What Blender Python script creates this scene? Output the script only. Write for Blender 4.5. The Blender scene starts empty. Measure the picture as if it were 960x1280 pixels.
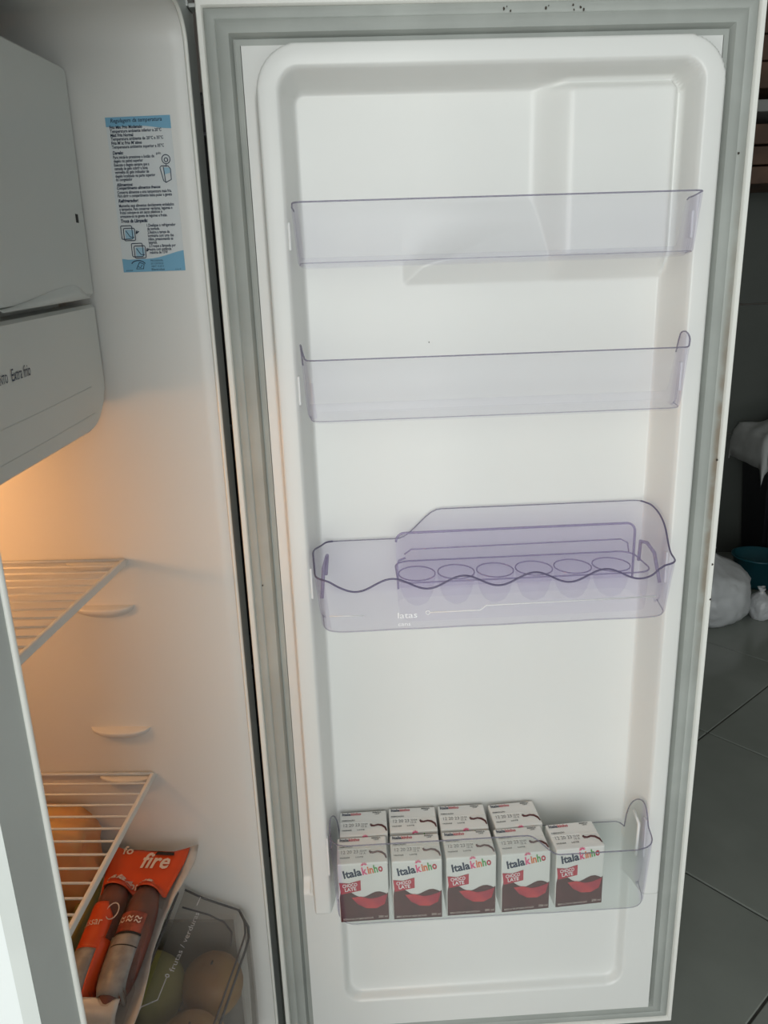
import bpy, bmesh, math, random
from mathutils import Vector, Matrix, noise
random.seed(7)
S = bpy.context.scene
COL = S.collection
PI = math.pi
AL = 0.0749                       # the door stands open a little past a right angle
FZ = -0.09                        # floor level (0 = bottom of the fridge door)

# ------------------------------------------------------------------ camera
cam_d = bpy.data.cameras.new('camera'); cam = bpy.data.objects.new('camera', cam_d); COL.objects.link(cam)
p_, r_, y_ = 0.27863, -0.03404, -0.04034
fw = Vector((math.sin(y_) * math.cos(p_), math.cos(y_) * math.cos(p_), -math.sin(p_)))
rt = Vector((math.cos(y_), -math.sin(y_), 0)); up = rt.cross(fw)
rr = rt * math.cos(r_) + up * math.sin(r_); uu = -rt * math.sin(r_) + up * math.cos(r_)
m = Matrix((rr, uu, -fw)).transposed().to_4x4(); m.translation = (0.19079, -0.81387, 1.01805)
cam.matrix_world = m
cam_d.sensor_width = 36; cam_d.lens = 931.35 / 1280 * 36; cam_d.clip_start = 0.02
S.camera = cam
# ------------------------------------------------------------------ light
W = bpy.data.worlds.new('World'); S.world = W; W.use_nodes = True
W.node_tree.nodes['Background'].inputs[0].default_value = (0.80, 0.90, 0.95, 1)
W.node_tree.nodes['Background'].inputs[1].default_value = 0.86
ld = bpy.data.lights.new('window_daylight', 'AREA'); ld.shape = 'RECTANGLE'; ld.size = 1.3; ld.size_y = 1.9
ld.energy = 26; ld.color = (0.985, 1.0, 0.965)
lo = bpy.data.objects.new('window_daylight', ld); COL.objects.link(lo)
lo.location = (-0.02, -2.0, 0.78)
lo.rotation_euler = (Vector((0.20, 0, 0.75)) - Vector(lo.location)).to_track_quat('-Z', 'Y').to_euler()
vs = S.view_settings
vs.view_transform = 'Standard'; vs.look = 'None'; vs.gamma = 1; vs.use_curve_mapping = False; vs.exposure = 0.0
try: S.cycles.transparent_max_bounces = 32; S.cycles.max_bounces = 10
except Exception: pass

# ------------------------------------------------------------------ materials
MATS = {}
def mat(name, col, rough=0.5, metal=0.0, var=0.0, scale=20.0, bump=0.0, emit=None, spec=0.5, alt=None, stops=(0.4, 0.65)):
    if name in MATS: return MATS[name]
    M = bpy.data.materials.new(name); M.use_nodes = True
    nt = M.node_tree; b = nt.nodes['Principled BSDF']
    b.inputs['Base Color'].default_value = (*col, 1); b.inputs['Roughness'].default_value = rough
    b.inputs['Metallic'].default_value = metal; b.inputs['Specular IOR Level'].default_value = spec
    tc = nt.nodes.new('ShaderNodeTexCoord')
    nz = nt.nodes.new('ShaderNodeTexNoise'); nz.inputs['Scale'].default_value = scale; nz.inputs['Detail'].default_value = 5
    nt.links.new(tc.outputs['Object'], nz.inputs['Vector'])
    if var or alt:
        cr = nt.nodes.new('ShaderNodeValToRGB')
        cr.color_ramp.elements[0].position, cr.color_ramp.elements[1].position = stops
        c2 = alt or tuple(max(0, c * (1 - var)) for c in col)
        cr.color_ramp.elements[0].color = (*c2, 1); cr.color_ramp.elements[1].color = (*col, 1)
        nt.links.new(nz.outputs['Fac'], cr.inputs['Fac']); nt.links.new(cr.outputs['Color'], b.inputs['Base Color'])
    if bump:
        bp = nt.nodes.new('ShaderNodeBump'); bp.inputs['Strength'].default_value = bump; bp.inputs['Distance'].default_value = 0.004
        nt.links.new(nz.outputs['Fac'], bp.inputs['Height']); nt.links.new(bp.outputs['Normal'], b.inputs['Normal'])
    if emit:
        b.inputs['Emission Color'].default_value = (*emit[0], 1); b.inputs['Emission Strength'].default_value = emit[1]
    MATS[name] = M
    return M
def clear(name, tint, body, fac, rough=0.15):
    """see-through plastic: tinted transmission with a thin glossy body"""
    if name in MATS: return MATS[name]
    M = bpy.data.materials.new(name); M.use_nodes = True
    nt = M.node_tree; b = nt.nodes['Principled BSDF']; out = nt.nodes['Material Output']
    b.inputs['Base Color'].default_value = (*body, 1); b.inputs['Roughness'].default_value = rough
    t = nt.nodes.new('ShaderNodeBsdfTransparent'); t.inputs[0].default_value = (*tint, 1)
    mx = nt.nodes.new('ShaderNodeMixShader'); mx.inputs[0].default_value = fac
    nt.links.new(t.outputs[0], mx.inputs[1]); nt.links.new(b.outputs[0], mx.inputs[2]); nt.links.new(mx.outputs[0], out.inputs[0])
    MATS[name] = M
    return M
def gasket_mat():
    M = mat('gasket_rubber', (0.44, 0.46, 0.43), 0.55, var=0.12, scale=14)
    nt = M.node_tree; b = nt.nodes['Principled BSDF']
    src = b.inputs['Base Color'].links[0].from_socket
    tc = nt.nodes.new('ShaderNodeTexCoord'); sp = nt.nodes.new('ShaderNodeSeparateXYZ'); nt.links.new(tc.outputs['Object'], sp.inputs[0])
    def rng(sock, a, bb):
        n = nt.nodes.new('ShaderNodeMapRange'); n.interpolation_type = 'SMOOTHSTEP'
        n.inputs[1].default_value = a; n.inputs[2].default_value = bb; nt.links.new(sock, n.inputs[0]); return n.outputs[0]
    def mul(a, c):
        n = nt.nodes.new('ShaderNodeMath'); n.operation = 'MULTIPLY'
        nt.links.new(a, n.inputs[0])
        if hasattr(c, 'links'): nt.links.new(c, n.inputs[1])
        else: n.inputs[1].default_value = c
        return n.outputs[0]
    nz = nt.nodes.new('ShaderNodeTexNoise'); nz.inputs['Scale'].default_value = 45; nz.inputs['Detail'].default_value = 6
    nt.links.new(tc.outputs['Object'], nz.inputs['Vector'])
    f = mul(mul(rng(sp.outputs[0], .533, .541), rng(sp.outputs[2], .50, .72)), rng(sp.outputs[2], 1.25, .80))
    f = mul(mul(f, rng(nz.outputs['Fac'], .18, .62)), 0.62)
    mx = nt.nodes.new('ShaderNodeMix'); mx.data_type = 'RGBA'
    nt.links.new(f, mx.inputs[0]); nt.links.new(src, mx.inputs[6]); mx.inputs[7].default_value = (0.22, 0.13, 0.055, 1)
    nt.links.new(mx.outputs[2], b.inputs['Base Color'])
    return M

WHITE = mat('liner_white_plastic', (0.80, 0.80, 0.775), 0.30, var=0.03, scale=3)
LINER = mat('interior_white_plastic', (0.78, 0.77, 0.74), 0.35, var=0.03, scale=3)
PAINT = mat('white_enamel', (0.80, 0.83, 0.82), 0.28, var=0.02, scale=2)
FLANGE = mat('flange_grey_white', (0.60, 0.625, 0.60), 0.4, var=0.06, scale=12)
FREEZ = mat('freezer_panel_plastic', (0.66, 0.68, 0.655), 0.35, var=0.03, scale=4)
GASK = gasket_mat()
BEAD = mat('bead_light', (0.86, 0.85, 0.80), 0.25)
WIRE = mat('shelf_white_coating', (0.78, 0.77, 0.74), 0.35)
DARK = mat('dark_gap', (0.03, 0.028, 0.028), 0.6)
INK = mat('navy_ink', (0.018, 0.035, 0.075), 0.6)
INKB = mat('black_ink', (0.015, 0.015, 0.015), 0.6)
BAND = mat('sticker_blue', (0.20, 0.44, 0.62), 0.5)
BAND2 = mat('pictogram_blue', (0.35, 0.55, 0.68), 0.5)
STK = mat('sticker_film', (0.72, 0.75, 0.76), 0.4)
TCLEAR = clear('clear_plastic_cool', (0.978, 0.978, 0.988), (0.78, 0.77, 0.82), 0.055)
TEDGE = clear('clear_edge_shade', (0.70, 0.68, 0.76), (0.38, 0.37, 0.43), 0.35, 0.1)  # darker tint stands in for the darkening at clear plastic edges
TFROST = clear('clear_plastic_frosted', (0.957, 0.967, 0.963), (0.60, 0.64, 0.62), 0.08, 0.25)
TLIL = clear('clear_plastic_lilac', (0.972, 0.968, 0.985), (0.76, 0.74, 0.82), 0.05)
TEDGEL = clear('clear_edge_shade_lilac', (0.55, 0.52, 0.64), (0.20, 0.18, 0.28), 0.5, 0.1)  # same painted edge darkening for the lilac bin
TEGG = clear('egg_tray_lilac', (0.962, 0.955, 0.98), (0.74, 0.71, 0.82), 0.05)
TEGGR = clear('egg_tray_edge_shade', (0.76, 0.72, 0.83), (0.46, 0.43, 0.56), 0.3, 0.1)  # darker tint paints in the dark edge lines of the clear tray
TSMOKE = clear('drawer_smoke', (0.90, 0.89, 0.88), (0.50, 0.49, 0.48), 0.12, 0.12)
TSMOKER = clear('drawer_smoke_rim', (0.45, 0.44, 0.46), (0.22, 0.22, 0.23), 0.6, 0.1)
TFOOT = clear('clear_foot_shade', (0.86, 0.85, 0.89), (0.55, 0.54, 0.58), 0.2, 0.15)  # painted darkening for the lower front edge of the bins
TEND = clear('clear_end_shade', (0.925, 0.915, 0.95), (0.66, 0.65, 0.72), 0.06)  # stronger tint stands in for shading where light crosses more plastic
GLASS = clear('shelf_glass', (0.92, 0.95, 0.93), (0.5, 0.55, 0.53), 0.06, 0.05)
PRINT = mat('white_print', (0.88, 0.87, 0.88), 0.5)

# ------------------------------------------------------------------ mesh helpers
def link(o, parent=None):
    COL.objects.link(o)
    if parent: o.parent = parent
    return o
def mesh_obj(name, verts, faces, material, parent=None, smooth=False, loc=None):
    me = bpy.data.meshes.new(name); me.from_pydata([tuple(v) for v in verts], [], faces); me.update()
    if smooth: me.shade_smooth()
    me.materials.append(material)
    o = bpy.data.objects.new(name, me)
    if loc: o.location = loc
    return link(o, parent)
def bm_obj(name, bm, material, parent=None, smooth=False, loc=None):
    me = bpy.data.meshes.new(name); bm.normal_update(); bm.to_mesh(me); bm.free()
    if smooth: me.shade_smooth()
    me.materials.append(material)
    o = bpy.data.objects.new(name, me)
    if loc: o.location = loc
    return link(o, parent)
def tag(o, label, cat, group=None, kind=None):
    o['label'] = label; o['category'] = cat
    if group: o['group'] = group
    if kind: o['kind'] = kind
    return o
def thing(name, label, cat, loc=(0, 0, 0), rot=(0, 0, 0), group=None):
    o = bpy.data.objects.new(name, None); o.empty_display_size = 0.05; o.location = loc; o.rotation_euler = rot
    link(o); return tag(o, label, cat, group)
def box_bm(bm, x0, x1, y0, y1, z0, z1, bev=0.0, seg=2):
    r = bmesh.ops.create_cube(bm, size=1)
    vs_ = r['verts']
    for v in vs_:
        v.co = Vector((x0 if v.co.x < 0 else x1, y0 if v.co.y < 0 else y1, z0 if v.co.z < 0 else z1))
    if bev:
        es = list({e for v in vs_ for e in v.link_edges})
        bmesh.ops.bevel(bm, geom=es, offset=bev, segments=seg, profile=0.5, affect='EDGES')
    return bm
def box(name, x0, x1, y0, y1, z0, z1, material, parent=None, bev=0.0, seg=2, loc=None):
    return bm_obj(name, box_bm(bmesh.new(), x0, x1, y0, y1, z0, z1, bev, seg), material, parent, False, loc)
def tube_vf(path, r, n=8, closed=False, V=None, F=None):
    V = [] if V is None else V; F = [] if F is None else F
    pts = [Vector(p) for p in path]; k = len(pts); base = len(V)
    prev = None
    for i, p in enumerate(pts):
        a = pts[i - 1] if (i > 0 or closed) else p
        b = pts[(i + 1) % k] if (i < k - 1 or closed) else p
        t = (b - a)
        t = t.normalized() if t.length > 1e-9 else Vector((0, 0, 1))
        if prev is None:
            ref = Vector((0, 0, 1)) if abs(t.z) < 0.9 else Vector((1, 0, 0)); nn = t.cross(ref).normalized()
        else:
            nn = (prev - t * prev.dot(t)); nn = nn.normalized() if nn.length > 1e-6 else t.orthogonal().normalized()
        prev = nn; bb = t.cross(nn)
        ri = r[i] if isinstance(r, (list, tuple)) else r
        for j in range(n):
            A = 2 * PI * j / n; V.append(p + (nn * math.cos(A) + bb * math.sin(A)) * ri)
    for i in range(k if closed else k - 1):
        for j in range(n):
            a = base + i * n + j; b = base + i * n + (j + 1) % n
            c = base + ((i + 1) % k) * n + (j + 1) % n; d = base + ((i + 1) % k) * n + j
            F.append((a, b, c, d))
    if not closed:
        F.append(tuple(base + j for j in reversed(range(n)))); F.append(tuple(base + (k - 1) * n + j for j in range(n)))
    return V, F
def tube(name, path, r, material, parent=None, n=8, closed=False, loc=None):
    V, F = tube_vf(path, r, n, closed); return mesh_obj(name, V, F, material, parent, True, loc)
def prism(name, poly, h, material, parent=None, M=None):
    """flat outline (x,y) extruded along +z by h, then placed by matrix M"""
    M = M or Matrix(); n = len(poly)
    V = [M @ Vector((x, y, 0)) for x, y in poly] + [M @ Vector((x, y, h)) for x, y in poly]
    F = [tuple(reversed(range(n))), tuple(range(n, 2 * n))] + [(i, (i + 1) % n, n + (i + 1) % n, n + i) for i in range(n)]
    return mesh_obj(name, V, F, material, parent)
def rrect(x0, x1, y0, y1, r, n=6):
    P = []
    for cx, cy, a0 in ((x1 - r, y0 + r, -PI / 2), (x1 - r, y1 - r, 0), (x0 + r, y1 - r, PI / 2), (x0 + r, y0 + r, PI)):
        for i in range(n + 1):
            a = a0 + PI / 2 * i / n; P.append((cx + r * math.cos(a), cy + r * math.sin(a)))
    return P
def sm(a, b, x):
    t = max(0.0, min(1.0, (x - a) / (b - a))); return t * t * (3 - 2 * t)
_tc = {}
def text_vf(body, size=1.0, shear=0.0, bold=0.0):
    key = (body, shear, bold)
    if key not in _tc:
        cu = bpy.data.curves.new('t', 'FONT'); cu.body = body; cu.size = 1.0; cu.shear = shear; cu.offset = bold; cu.resolution_u = 2
        o = bpy.data.objects.new('t', cu); COL.objects.link(o)
        dg = bpy.context.evaluated_depsgraph_get()
        me = bpy.data.meshes.new_from_object(o.evaluated_get(dg))
        _tc[key] = ([v.co.copy() for v in me.vertices], [tuple(p.vertices) for p in me.polygons])
        bpy.data.objects.remove(o); bpy.data.curves.remove(cu); bpy.data.meshes.remove(me)
    return _tc[key]
class TextSheet:
    def __init__(s): s.V = []; s.F = []
    def add(s, body, x, y, size, width=None, rot=0.0, shear=0.0, bold=0.0, align='L'):
        V, F = text_vf(body, 1.0, shear, bold)
        if not V: return s
        x0 = min(v.x for v in V); x1 = max(v.x for v in V)
        sx = size if width is None else width / max(1e-6, x1 - x0)
        wd = (x1 - x0) * sx
        ox = {'L': 0, 'C': -wd / 2, 'R': -wd}[align]
        b = len(s.V); c, sn = math.cos(rot), math.sin(rot)
        for v in V:
            px = (v.x - x0) * sx + ox; py = v.y * size
            s.V.append(Vector((x + px * c - py * sn, y + px * sn + py * c, 0)))
        s.F += [tuple(i + b for i in f) for f in F]
        return s
    def build(s, name, material, parent, M):
        return mesh_obj(name, [M @ v for v in s.V], s.F, material, parent)
def frame(origin, xdir, ydir):
    x = Vector(xdir).normalized(); y = Vector(ydir).normalized(); z = x.cross(y)
    M = Matrix((x, y, z)).transposed().to_4x4(); M.translation = Vector(origin); return M
UD = Vector((math.cos(AL), math.sin(AL), 0)); ND = Vector((math.sin(AL), -math.cos(AL), 0))
def dw(u, v, w): return UD * u + ND * v + Vector((0, 0, w))      # door coordinates to world

# ------------------------------------------------------------------ room
def struct(o): o['kind'] = 'structure'; return o
XL, XR, YB, YF, ZC = -1.9, 2.7, 2.3, -3.4, 2.5
GROUT = mat('floor_grout', (0.07, 0.068, 0.06), 0.9, var=0.3, scale=30)
TILE = mat('floor_tile_glaze', (0.29, 0.31, 0.28), 0.16, var=0.10, scale=5)
WALLM = mat('painted_wall', (0.24, 0.205, 0.185), 0.85, var=0.1, scale=4)
floor = struct(box('floor', XL, XR, YF, YB + .75, FZ - .10, FZ - .003, GROUT))
tm = bmesh.new(); TW, TH = 0.437, 0.497
box_bm(tm, .002, TW - .002, .002, TH - .002, -.010, 0, .0015, 1)
tme = bpy.data.meshes.new('floor_tile'); tm.to_mesh(tme); tm.free(); tme.materials.append(TILE)
ang = math.radians(42) - PI / 2
n1 = Vector((math.sin(math.radians(42)), -math.cos(math.radians(42)), 0)); n2 = Vector((math.cos(math.radians(42)), math.sin(math.radians(42)), 0))
for i in range(-8, 9):
    for j in range(-6, 9):
        a = -0.047 + i * TW; b = 0.812 + j * TH
        c = [n1 * (a + s * TW) + n2 * (b + t * TH) for s in (0, 1) for t in (0, 1)]
        if min(p.x for p in c) < XL or max(p.x for p in c) > XR or min(p.y for p in c) < YF or min(p.y for p in c) > YB: continue      # the last row runs under the back wall
        o = bpy.data.objects.new('floor_tile', tme); o.location = n1 * a + n2 * b + Vector((0, 0, FZ)); o.rotation_euler = (0, 0, ang)
        link(o, floor)
wb = struct(box('wall_back', XL, XR, YB + .012, YB + .1, FZ, ZC, WALLM))
WT = mat('wall_tile_glaze', (0.10, 0.108, 0.098), 0.2, var=0.08, scale=4)
wm = bmesh.new(); box_bm(wm, .002, .398, 0, .011, .002, .519, .0015, 1)
wme = bpy.data.meshes.new('wall_tile'); wm.to_mesh(wme); wm.free(); wme.materials.append(WT)
for i in range(-3, 6):
    for j in range(3):
        o = bpy.data.objects.new('wall_tile', wme); o.location = (0.30 + i * .4, YB, FZ - .002 + j * .521); link(o, wb)
PALE = mat('pale_wall_paint', (0.72, 0.71, 0.67), 0.85, var=0.05, scale=4)
struct(box('wall_right', XR, XR + .1, YF, YB, FZ, ZC, PALE))
struct(box('wall_left', XL - .1, XL, YF, YB, FZ, ZC, WALLM))
struct(box('ceiling', XL, XR, YF, YB, ZC, ZC + .1, mat('ceiling_paint', (0.70, 0.69, 0.66), 0.9, var=0.05)))

# ------------------------------------------------------------------ refrigerator
FX, LY0, LY1, LZ0, LZ1, BX = -0.020, -0.463, 0.0, 0.012, 1.288, -0.56
fr = thing('refrigerator', 'white refrigerator standing open with yellowish light inside', 'refrigerator', (-.3, -.23, FZ))
fo = Vector(fr.location)
def fobj(o):                       # geometry written in room coordinates, parented to the fridge
    o.location = -fo; return o
bm = bmesh.new()
box_bm(bm, -.62, FX - .004, -.503, LY0 - .004, -.04, 1.335, .004)
box_bm(bm, -.62, FX - .004, LY1 + .004, .042, -.04, 1.335, .004)
box_bm(bm, -.62, FX - .004, LY0 - .004, LY1 + .004, LZ1 + .004, 1.335)
box_bm(bm, -.62, FX - .004, LY0 - .004, LY1 + .004, -.04, LZ0 - .004)
box_bm(bm, -.62, BX - .004, LY0 - .004, LY1 + .004, LZ0 - .004, LZ1 + .004)
fobj(bm_obj('cabinet_shell', bm, PAINT, fr))
V, F = [], []
secs = [(FX, 0.004), (FX - .006, .0015), (FX - .016, 0.0), (FX - .2, 0), (BX + .03, 0), (BX + .01, -.008), (BX, -.03)]
for x, e in secs:
    for (yy, zz) in rrect(LY0 - e, LY1 + e, LZ0 - e, LZ1 + e, .028 + max(0, -e) * .1, 8): V.append((x, yy, zz))
n = len(V) // len(secs)
for s in range(len(secs) - 1):
    for i in range(n):
        F.append((s * n + i, (s + 1) * n + i, (s + 1) * n + (i + 1) % n, s * n + (i + 1) % n))
F.append(tuple((len(secs) - 1) * n + i for i in range(n)))
fobj(mesh_obj('interior_liner', V, F, LINER, fr, True))
V, F = [], []
outer = rrect(-.5035, .0425, -.041, 1.336, .006, 8); inner = rrect(LY0 - .003, LY1 + .003, LZ0 - .003, LZ1 + .003, .028, 8)
for ring, xs in ((outer, FX - .010), (outer, FX), (inner, FX + .0), (inner, FX - .012)):
    V += [(xs, a, b) for a, b in ring]
n = len(outer)
for s in range(3):
    for i in range(n): F.append((s * n + i, s * n + (i + 1) % n, (s + 1) * n + (i + 1) % n, (s + 1) * n + i))
fobj(mesh_obj('front_flange', V, F, FLANGE, fr))
fobj(tube('opening_bead', [(FX + .0005, a, b) for a, b in rrect(LY0 - .002, LY1 + .002, LZ0 - .002, LZ1 + .002, .028, 8)], .0022, BEAD, fr, 6, True))
for (x, y) in ((-.57, -.46), (-.57, 0), (-.07, -.46), (-.07, 0)):
    V, F = tube_vf([(x, y, FZ), (x, y, FZ + .01), (x, y, -.035)], [.022, .022, .016], 14)
    fobj(mesh_obj('foot', V, F, DARK, fr, True))
# shelf support ribs moulded into both side walls
def rib_mesh():
    V, F = [], []; N = 17
    for i in range(N):
        t = -1 + 2 * i / (N - 1); k = math.sqrt(max(0.0, 1 - t * t)); k = max(k, .02); x = t * .038
        V += [(x, 0.001, 0), (x, -.013 * k, 0), (x, -.0145 * k, -.002 * k), (x, -.011 * k, -.009 * k), (x, .001, -.017 * k)]
    for i in range(N - 1):
        for j in range(4): F.append((i * 5 + j, (i + 1) * 5 + j, (i + 1) * 5 + j + 1, i * 5 + j + 1))
    me = bpy.data.meshes.new('shelf_support'); me.from_pydata(V, [], F); me.update(); me.materials.append(LINER)
    me.polygons.foreach_set('use_smooth', [True] * len(me.polygons)); return me
rme = rib_mesh()
for zz in (.729, .6725, .508, .4395):
    for xx in (-.181, -.345, -.48):
        o = bpy.data.objects.new('shelf_support', rme); o.location = Vector((xx, 0, zz)) - fo; link(o, fr)
        o = bpy.data.objects.new('shelf_support', rme); o.location = Vector((xx, LY0, zz)) - fo; o.rotation_euler = (0, 0, PI); link(o, fr)
# moulded guide for the drawer low on the right wall
V, F = [], []
for x, e in ((-.056, 0.0), (-.060, .006), (-.30, .006), (-.304, 0)):
    V += [(x, .001, .02), (x, -e, .024), (x, -e, .215), (x, .001, .225)]
for s in range(3):
    for i in range(3): F.append((s * 4 + i, (s + 1) * 4 + i, (s + 1) * 4 + i + 1, s * 4 + i + 1))
fobj(mesh_obj('drawer_guide', V, F, LINER, fr))
# freezer compartment, its front hanging slightly askew
def tilt(y, z): return z + .066 * (y + .012)
def fpanel(name, outline, x0, x1, material, parent):
    n = len(outline)
    V = [(x0, y, tilt(y, z)) for y, z in outline] + [(x1 - .004, y, tilt(y, z)) for y, z in outline]
    cy = sum(p[0] for p in outline) / n; cz = sum(p[1] for p in outline) / n
    V += [(x1, y + (.003 if y < cy else -.003), tilt(y, z + (.003 if z < cz else -.003))) for y, z in outline]
    F = [tuple(reversed(range(n))), tuple(range(2 * n, 3 * n))]
    for s in range(2): F += [(s * n + i, s * n + (i + 1) % n, (s + 1) * n + (i + 1) % n, (s + 1) * n + i) for i in range(n)]
    return fobj(mesh_obj(name, V, F, material, parent))
FRX = -.1375
bm = bmesh.new(); box_bm(bm, -.50, FRX - .03, -.44, -.022, .90, 1.232, .01)
for v in bm.verts: v.co.z = tilt(v.co.y, v.co.z)
fobj(bm_obj('freezer_box', bm, FREEZ, fr))
arc = lambda cy, cz, r, a0, a1, n=8: [(cy + r * math.cos(a0 + (a1 - a0) * i / n), cz + r * math.sin(a0 + (a1 - a0) * i / n)) for i in range(n + 1)]
up_out = [(-.448, 1.0305), (-.235, 1.0305), (-.060, 1.0305), (-.034, 1.0305), (-.010, 1.0305)] + arc(-.012, 1.239, .006, 0, PI / 2, 4) + [(-.448, 1.245)]
fp = fpanel('freezer_door', up_out, FRX - .028, FRX, FREEZ, fr)
V, F = [], []                       # finger grip scooped along the lower edge of the freezer door
N = 16
for i in range(N + 1):
    y = -.21 + (.21 - .036) * i / N; h = .001 + .012 * sm(-.21, -.06, y) * (1 - sm(-.052, -.036, y))
    V += [(FRX + .0005, y, tilt(y, 1.031 + h)), (FRX + .004, y, tilt(y, 1.031 + h * .6)), (FRX + .0065, y, tilt(y, 1.030)), (FRX - .002, y, tilt(y, 1.0295))]
for i in range(N):
    for j in range(3): F.append((i * 4 + j, (i + 1) * 4 + j, (i + 1) * 4 + j + 1, i * 4 + j + 1))
g = mesh_obj('finger_grip', V, F, FREEZ, fp, True)
hb = box('key_slot', FRX - .001, FRX + .0006, -.031, -.026, 1.101, 1.109, INKB, fp)
hb = box('key_slot', FRX - .001, FRX + .0006, -.235, -.229, 1.101, 1.110, INKB, fp)
low_out = [(-.448, .8985)] + arc(-.062, .9485, .050, -PI / 2, 0, 8) + [(-.012, 1.0225), (-.448, 1.0225)]
fl = fpanel('freezer_tray_front', low_out, FRX - .028, FRX, FREEZ, fr)
TS = TextSheet().add('CONGELAMENTO', -.058, 0, .0105, .049).add('Extra frio', -.003, 0, .0145, .033, shear=.25)
TS.build('lettering', INK, fl, frame((FRX + .0006, -.200, tilt(-.200, .975)), (0, 1, .066), (0, -.066, 1)))
# two faint moulded lines across the tray front
for zz in (.945, .918):
    tube('moulded_line', [(FRX + .0002, y, tilt(y, zz - .004 * math.cos((y + .23) * 6))) for y in [-.44 + .39 * i / 10 for i in range(11)]], .0003, FREEZ, fl, 5)
box('gap_shade_strip', FRX - .026, FRX - .008, -.445, -.014, 1.010, 1.024, DARK, fr); fr.children[-1].location = -fo  # dark strip set in the gap, painted shade between the two freezer panels
for v in fr.children[-1].data.vertices: v.co.z = tilt(v.co.y, v.co.z + .004)
# lamp below the freezer
lb = fobj(box('lamp_housing', -.50, -.40, -.30, -.16, .865, .888, LINER, fr, .006))
V, F = [], []
prof = [(.004, 0), (.012, -.004), (.012, -.016), (.017, -.026), (.021, -.040), (.018, -.053), (.009, -.062), (.0008, -.064)]
for r, z in prof:
    for j in range(16): V.append((-.45 + r * math.cos(j * PI / 8), -.23 + r * math.sin(j * PI / 8), .866 + z))
for i in range(len(prof) - 1):
    for j in range(16): F.append((i * 16 + j, i * 16 + (j + 1) % 16, (i + 1) * 16 + (j + 1) % 16, (i + 1) * 16 + j))
bulb = fobj(mesh_obj('lamp_bulb', V, F, mat('bulb_glow', (1, .8, .5), .3, emit=((1, .50, .18), 14)), fr, True))
pl = bpy.data.lights.new('fridge_lamp', 'POINT'); pl.energy = 1.45; pl.color = (1.0, .47, .17); pl.shadow_soft_size = .025
po = bpy.data.objects.new('fridge_lamp', pl); po.location = (-.43, -.20, .79); COL.objects.link(po)

# instruction sticker on the right inner wall
SX, SZ, SW, SH = -.1068, 1.0535, .0655, .147
stk = fobj(prism('instruction_sticker', rrect(0, SW, 0, SH, .001, 2), .0003, STK, fr, frame((SX, -.0003, SZ), (1, 0, 0), (0, 0, 1))))
MS = frame((SX, -.0008, SZ), (1, 0, 0), (0, 0, 1)); MS2 = frame((SX, -.00115, SZ), (1, 0, 0), (0, 0, 1))
prism('header_band', [(0, SH), (0, SH - .0085)] + [(SW * t, SH - .0085 - .0035 * sm(.5, 1, t)) for t in (.3, .5, .6, .7, .8, .9, 1)] + [(SW, SH)], .0002, BAND, stk, MS)
prism('footer_band', [(0, 0), (SW, 0)] + [(SW * t, .0125 + .0075 * sm(.35, 1, t) * t) for t in (1, .9, .8, .7, .6, .5, .35, .2, .1)] + [(0, .0135)], .0002, BAND, stk, MS)
yy = lambda c: SH * (1 - (c - 93) / 1122.0) - .0011
T = TextSheet()
T.add('Regulagem da temperatura', .005, yy(122), .0052, .052, shear=.2, bold=.012)
def row(s, c, x=.0035, w=.05, size=.0040, **k):
    k['bold'] = k.get('bold', 0.0) + .022; T.add(s, x, yy(c), size, w, **k)
row('Frio Mín: Frio Moderado', 165, w=.033, bold=.012); row('Temperatura ambiente inferior a 20°C', 192, w=.052)
row('Méd: Frio Normal', 220, w=.023, bold=.012); row('Temperatura ambiente de 20°C a 35°C', 246, w=.053)
row('Frio Máx: Frio Máximo', 275, w=.031, bold=.012); row('Temperatura ambiente superior a 35°C', 302, w=.053)
row('Degelo:', 344, w=.011, size=.0044, shear=.2, bold=.015)
for s, c, w in (('Para iniciá-lo pressione o botão de', 374, .042), ('degelo no painel superior', 400, .030), ('Execute o degelo sempre que a', 428, .036),
                ('camada de gelo cobrir a faixa', 454, .034), ('vermelha do gelo indicador de', 480, .035), ('degelo localizado na parte superior', 507, .041), ('do congelador', 532, .017)): row(s, c, w=w)
row('Alimentos:', 570, w=.017, size=.0042, shear=.2, bold=.012); row('Compartimento alimentos frescos', 593, w=.045, size=.0038, shear=.2, bold=.012)
row('Conserva alimentos a uma temperatura mais fria.', 624, w=.056); row('Para abrir o compartimento basta puxar a gaveta', 650, w=.056)
row('Refrigerador:', 687, w=.021, size=.0044, shear=.2, bold=.015)
for s, c, w in (('Mantenha seus alimentos devidamente embalados', 722, .057), ('e tampados. Para conservar verduras, legumes e', 747, .055),
                ('frutas coloque-os em sacos plásticos e', 772, .044), ('armazene-os na gaveta de legumes e frutas.', 799, .049)): row(s, c, w=w)
row('Troca da Lâmpada:', 835, w=.028, size=.0046, shear=.2, bold=.015)
for s, c, w in (('1.Desligue o refrigerador', 871, .030), ('da tomada.', 896, .013), ('2.Retire a tampa da', 922, .023), ('luminária com uma das', 948, .027),
                ('mãos, pressionando as', 973, .026), ('laterais.', 998, .009), ('3.Troque a lâmpada por', 1024, .028), ('outra com potência', 1049, .023), ('máxima de 15W', 1073, .019)): row(s, c, x=.030, w=w)
for k, s in enumerate(('PROGRAMA', 'DE CONTROLE', 'ABNT 15.2013')): T.add(s, .030, .0098 - k * .0028, .0026, .013)
T.add('Electrolux', .030, .0010, .003, .014, bold=.01); T.add('89000', .003, .001, .0018, .007); T.add('rev.0', .055, .001, .0018, .006)
T.add('gelo', .0475, yy(352), .003, .005, bold=.01)
T.build('printed_text', INK, stk, MS2)
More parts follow.
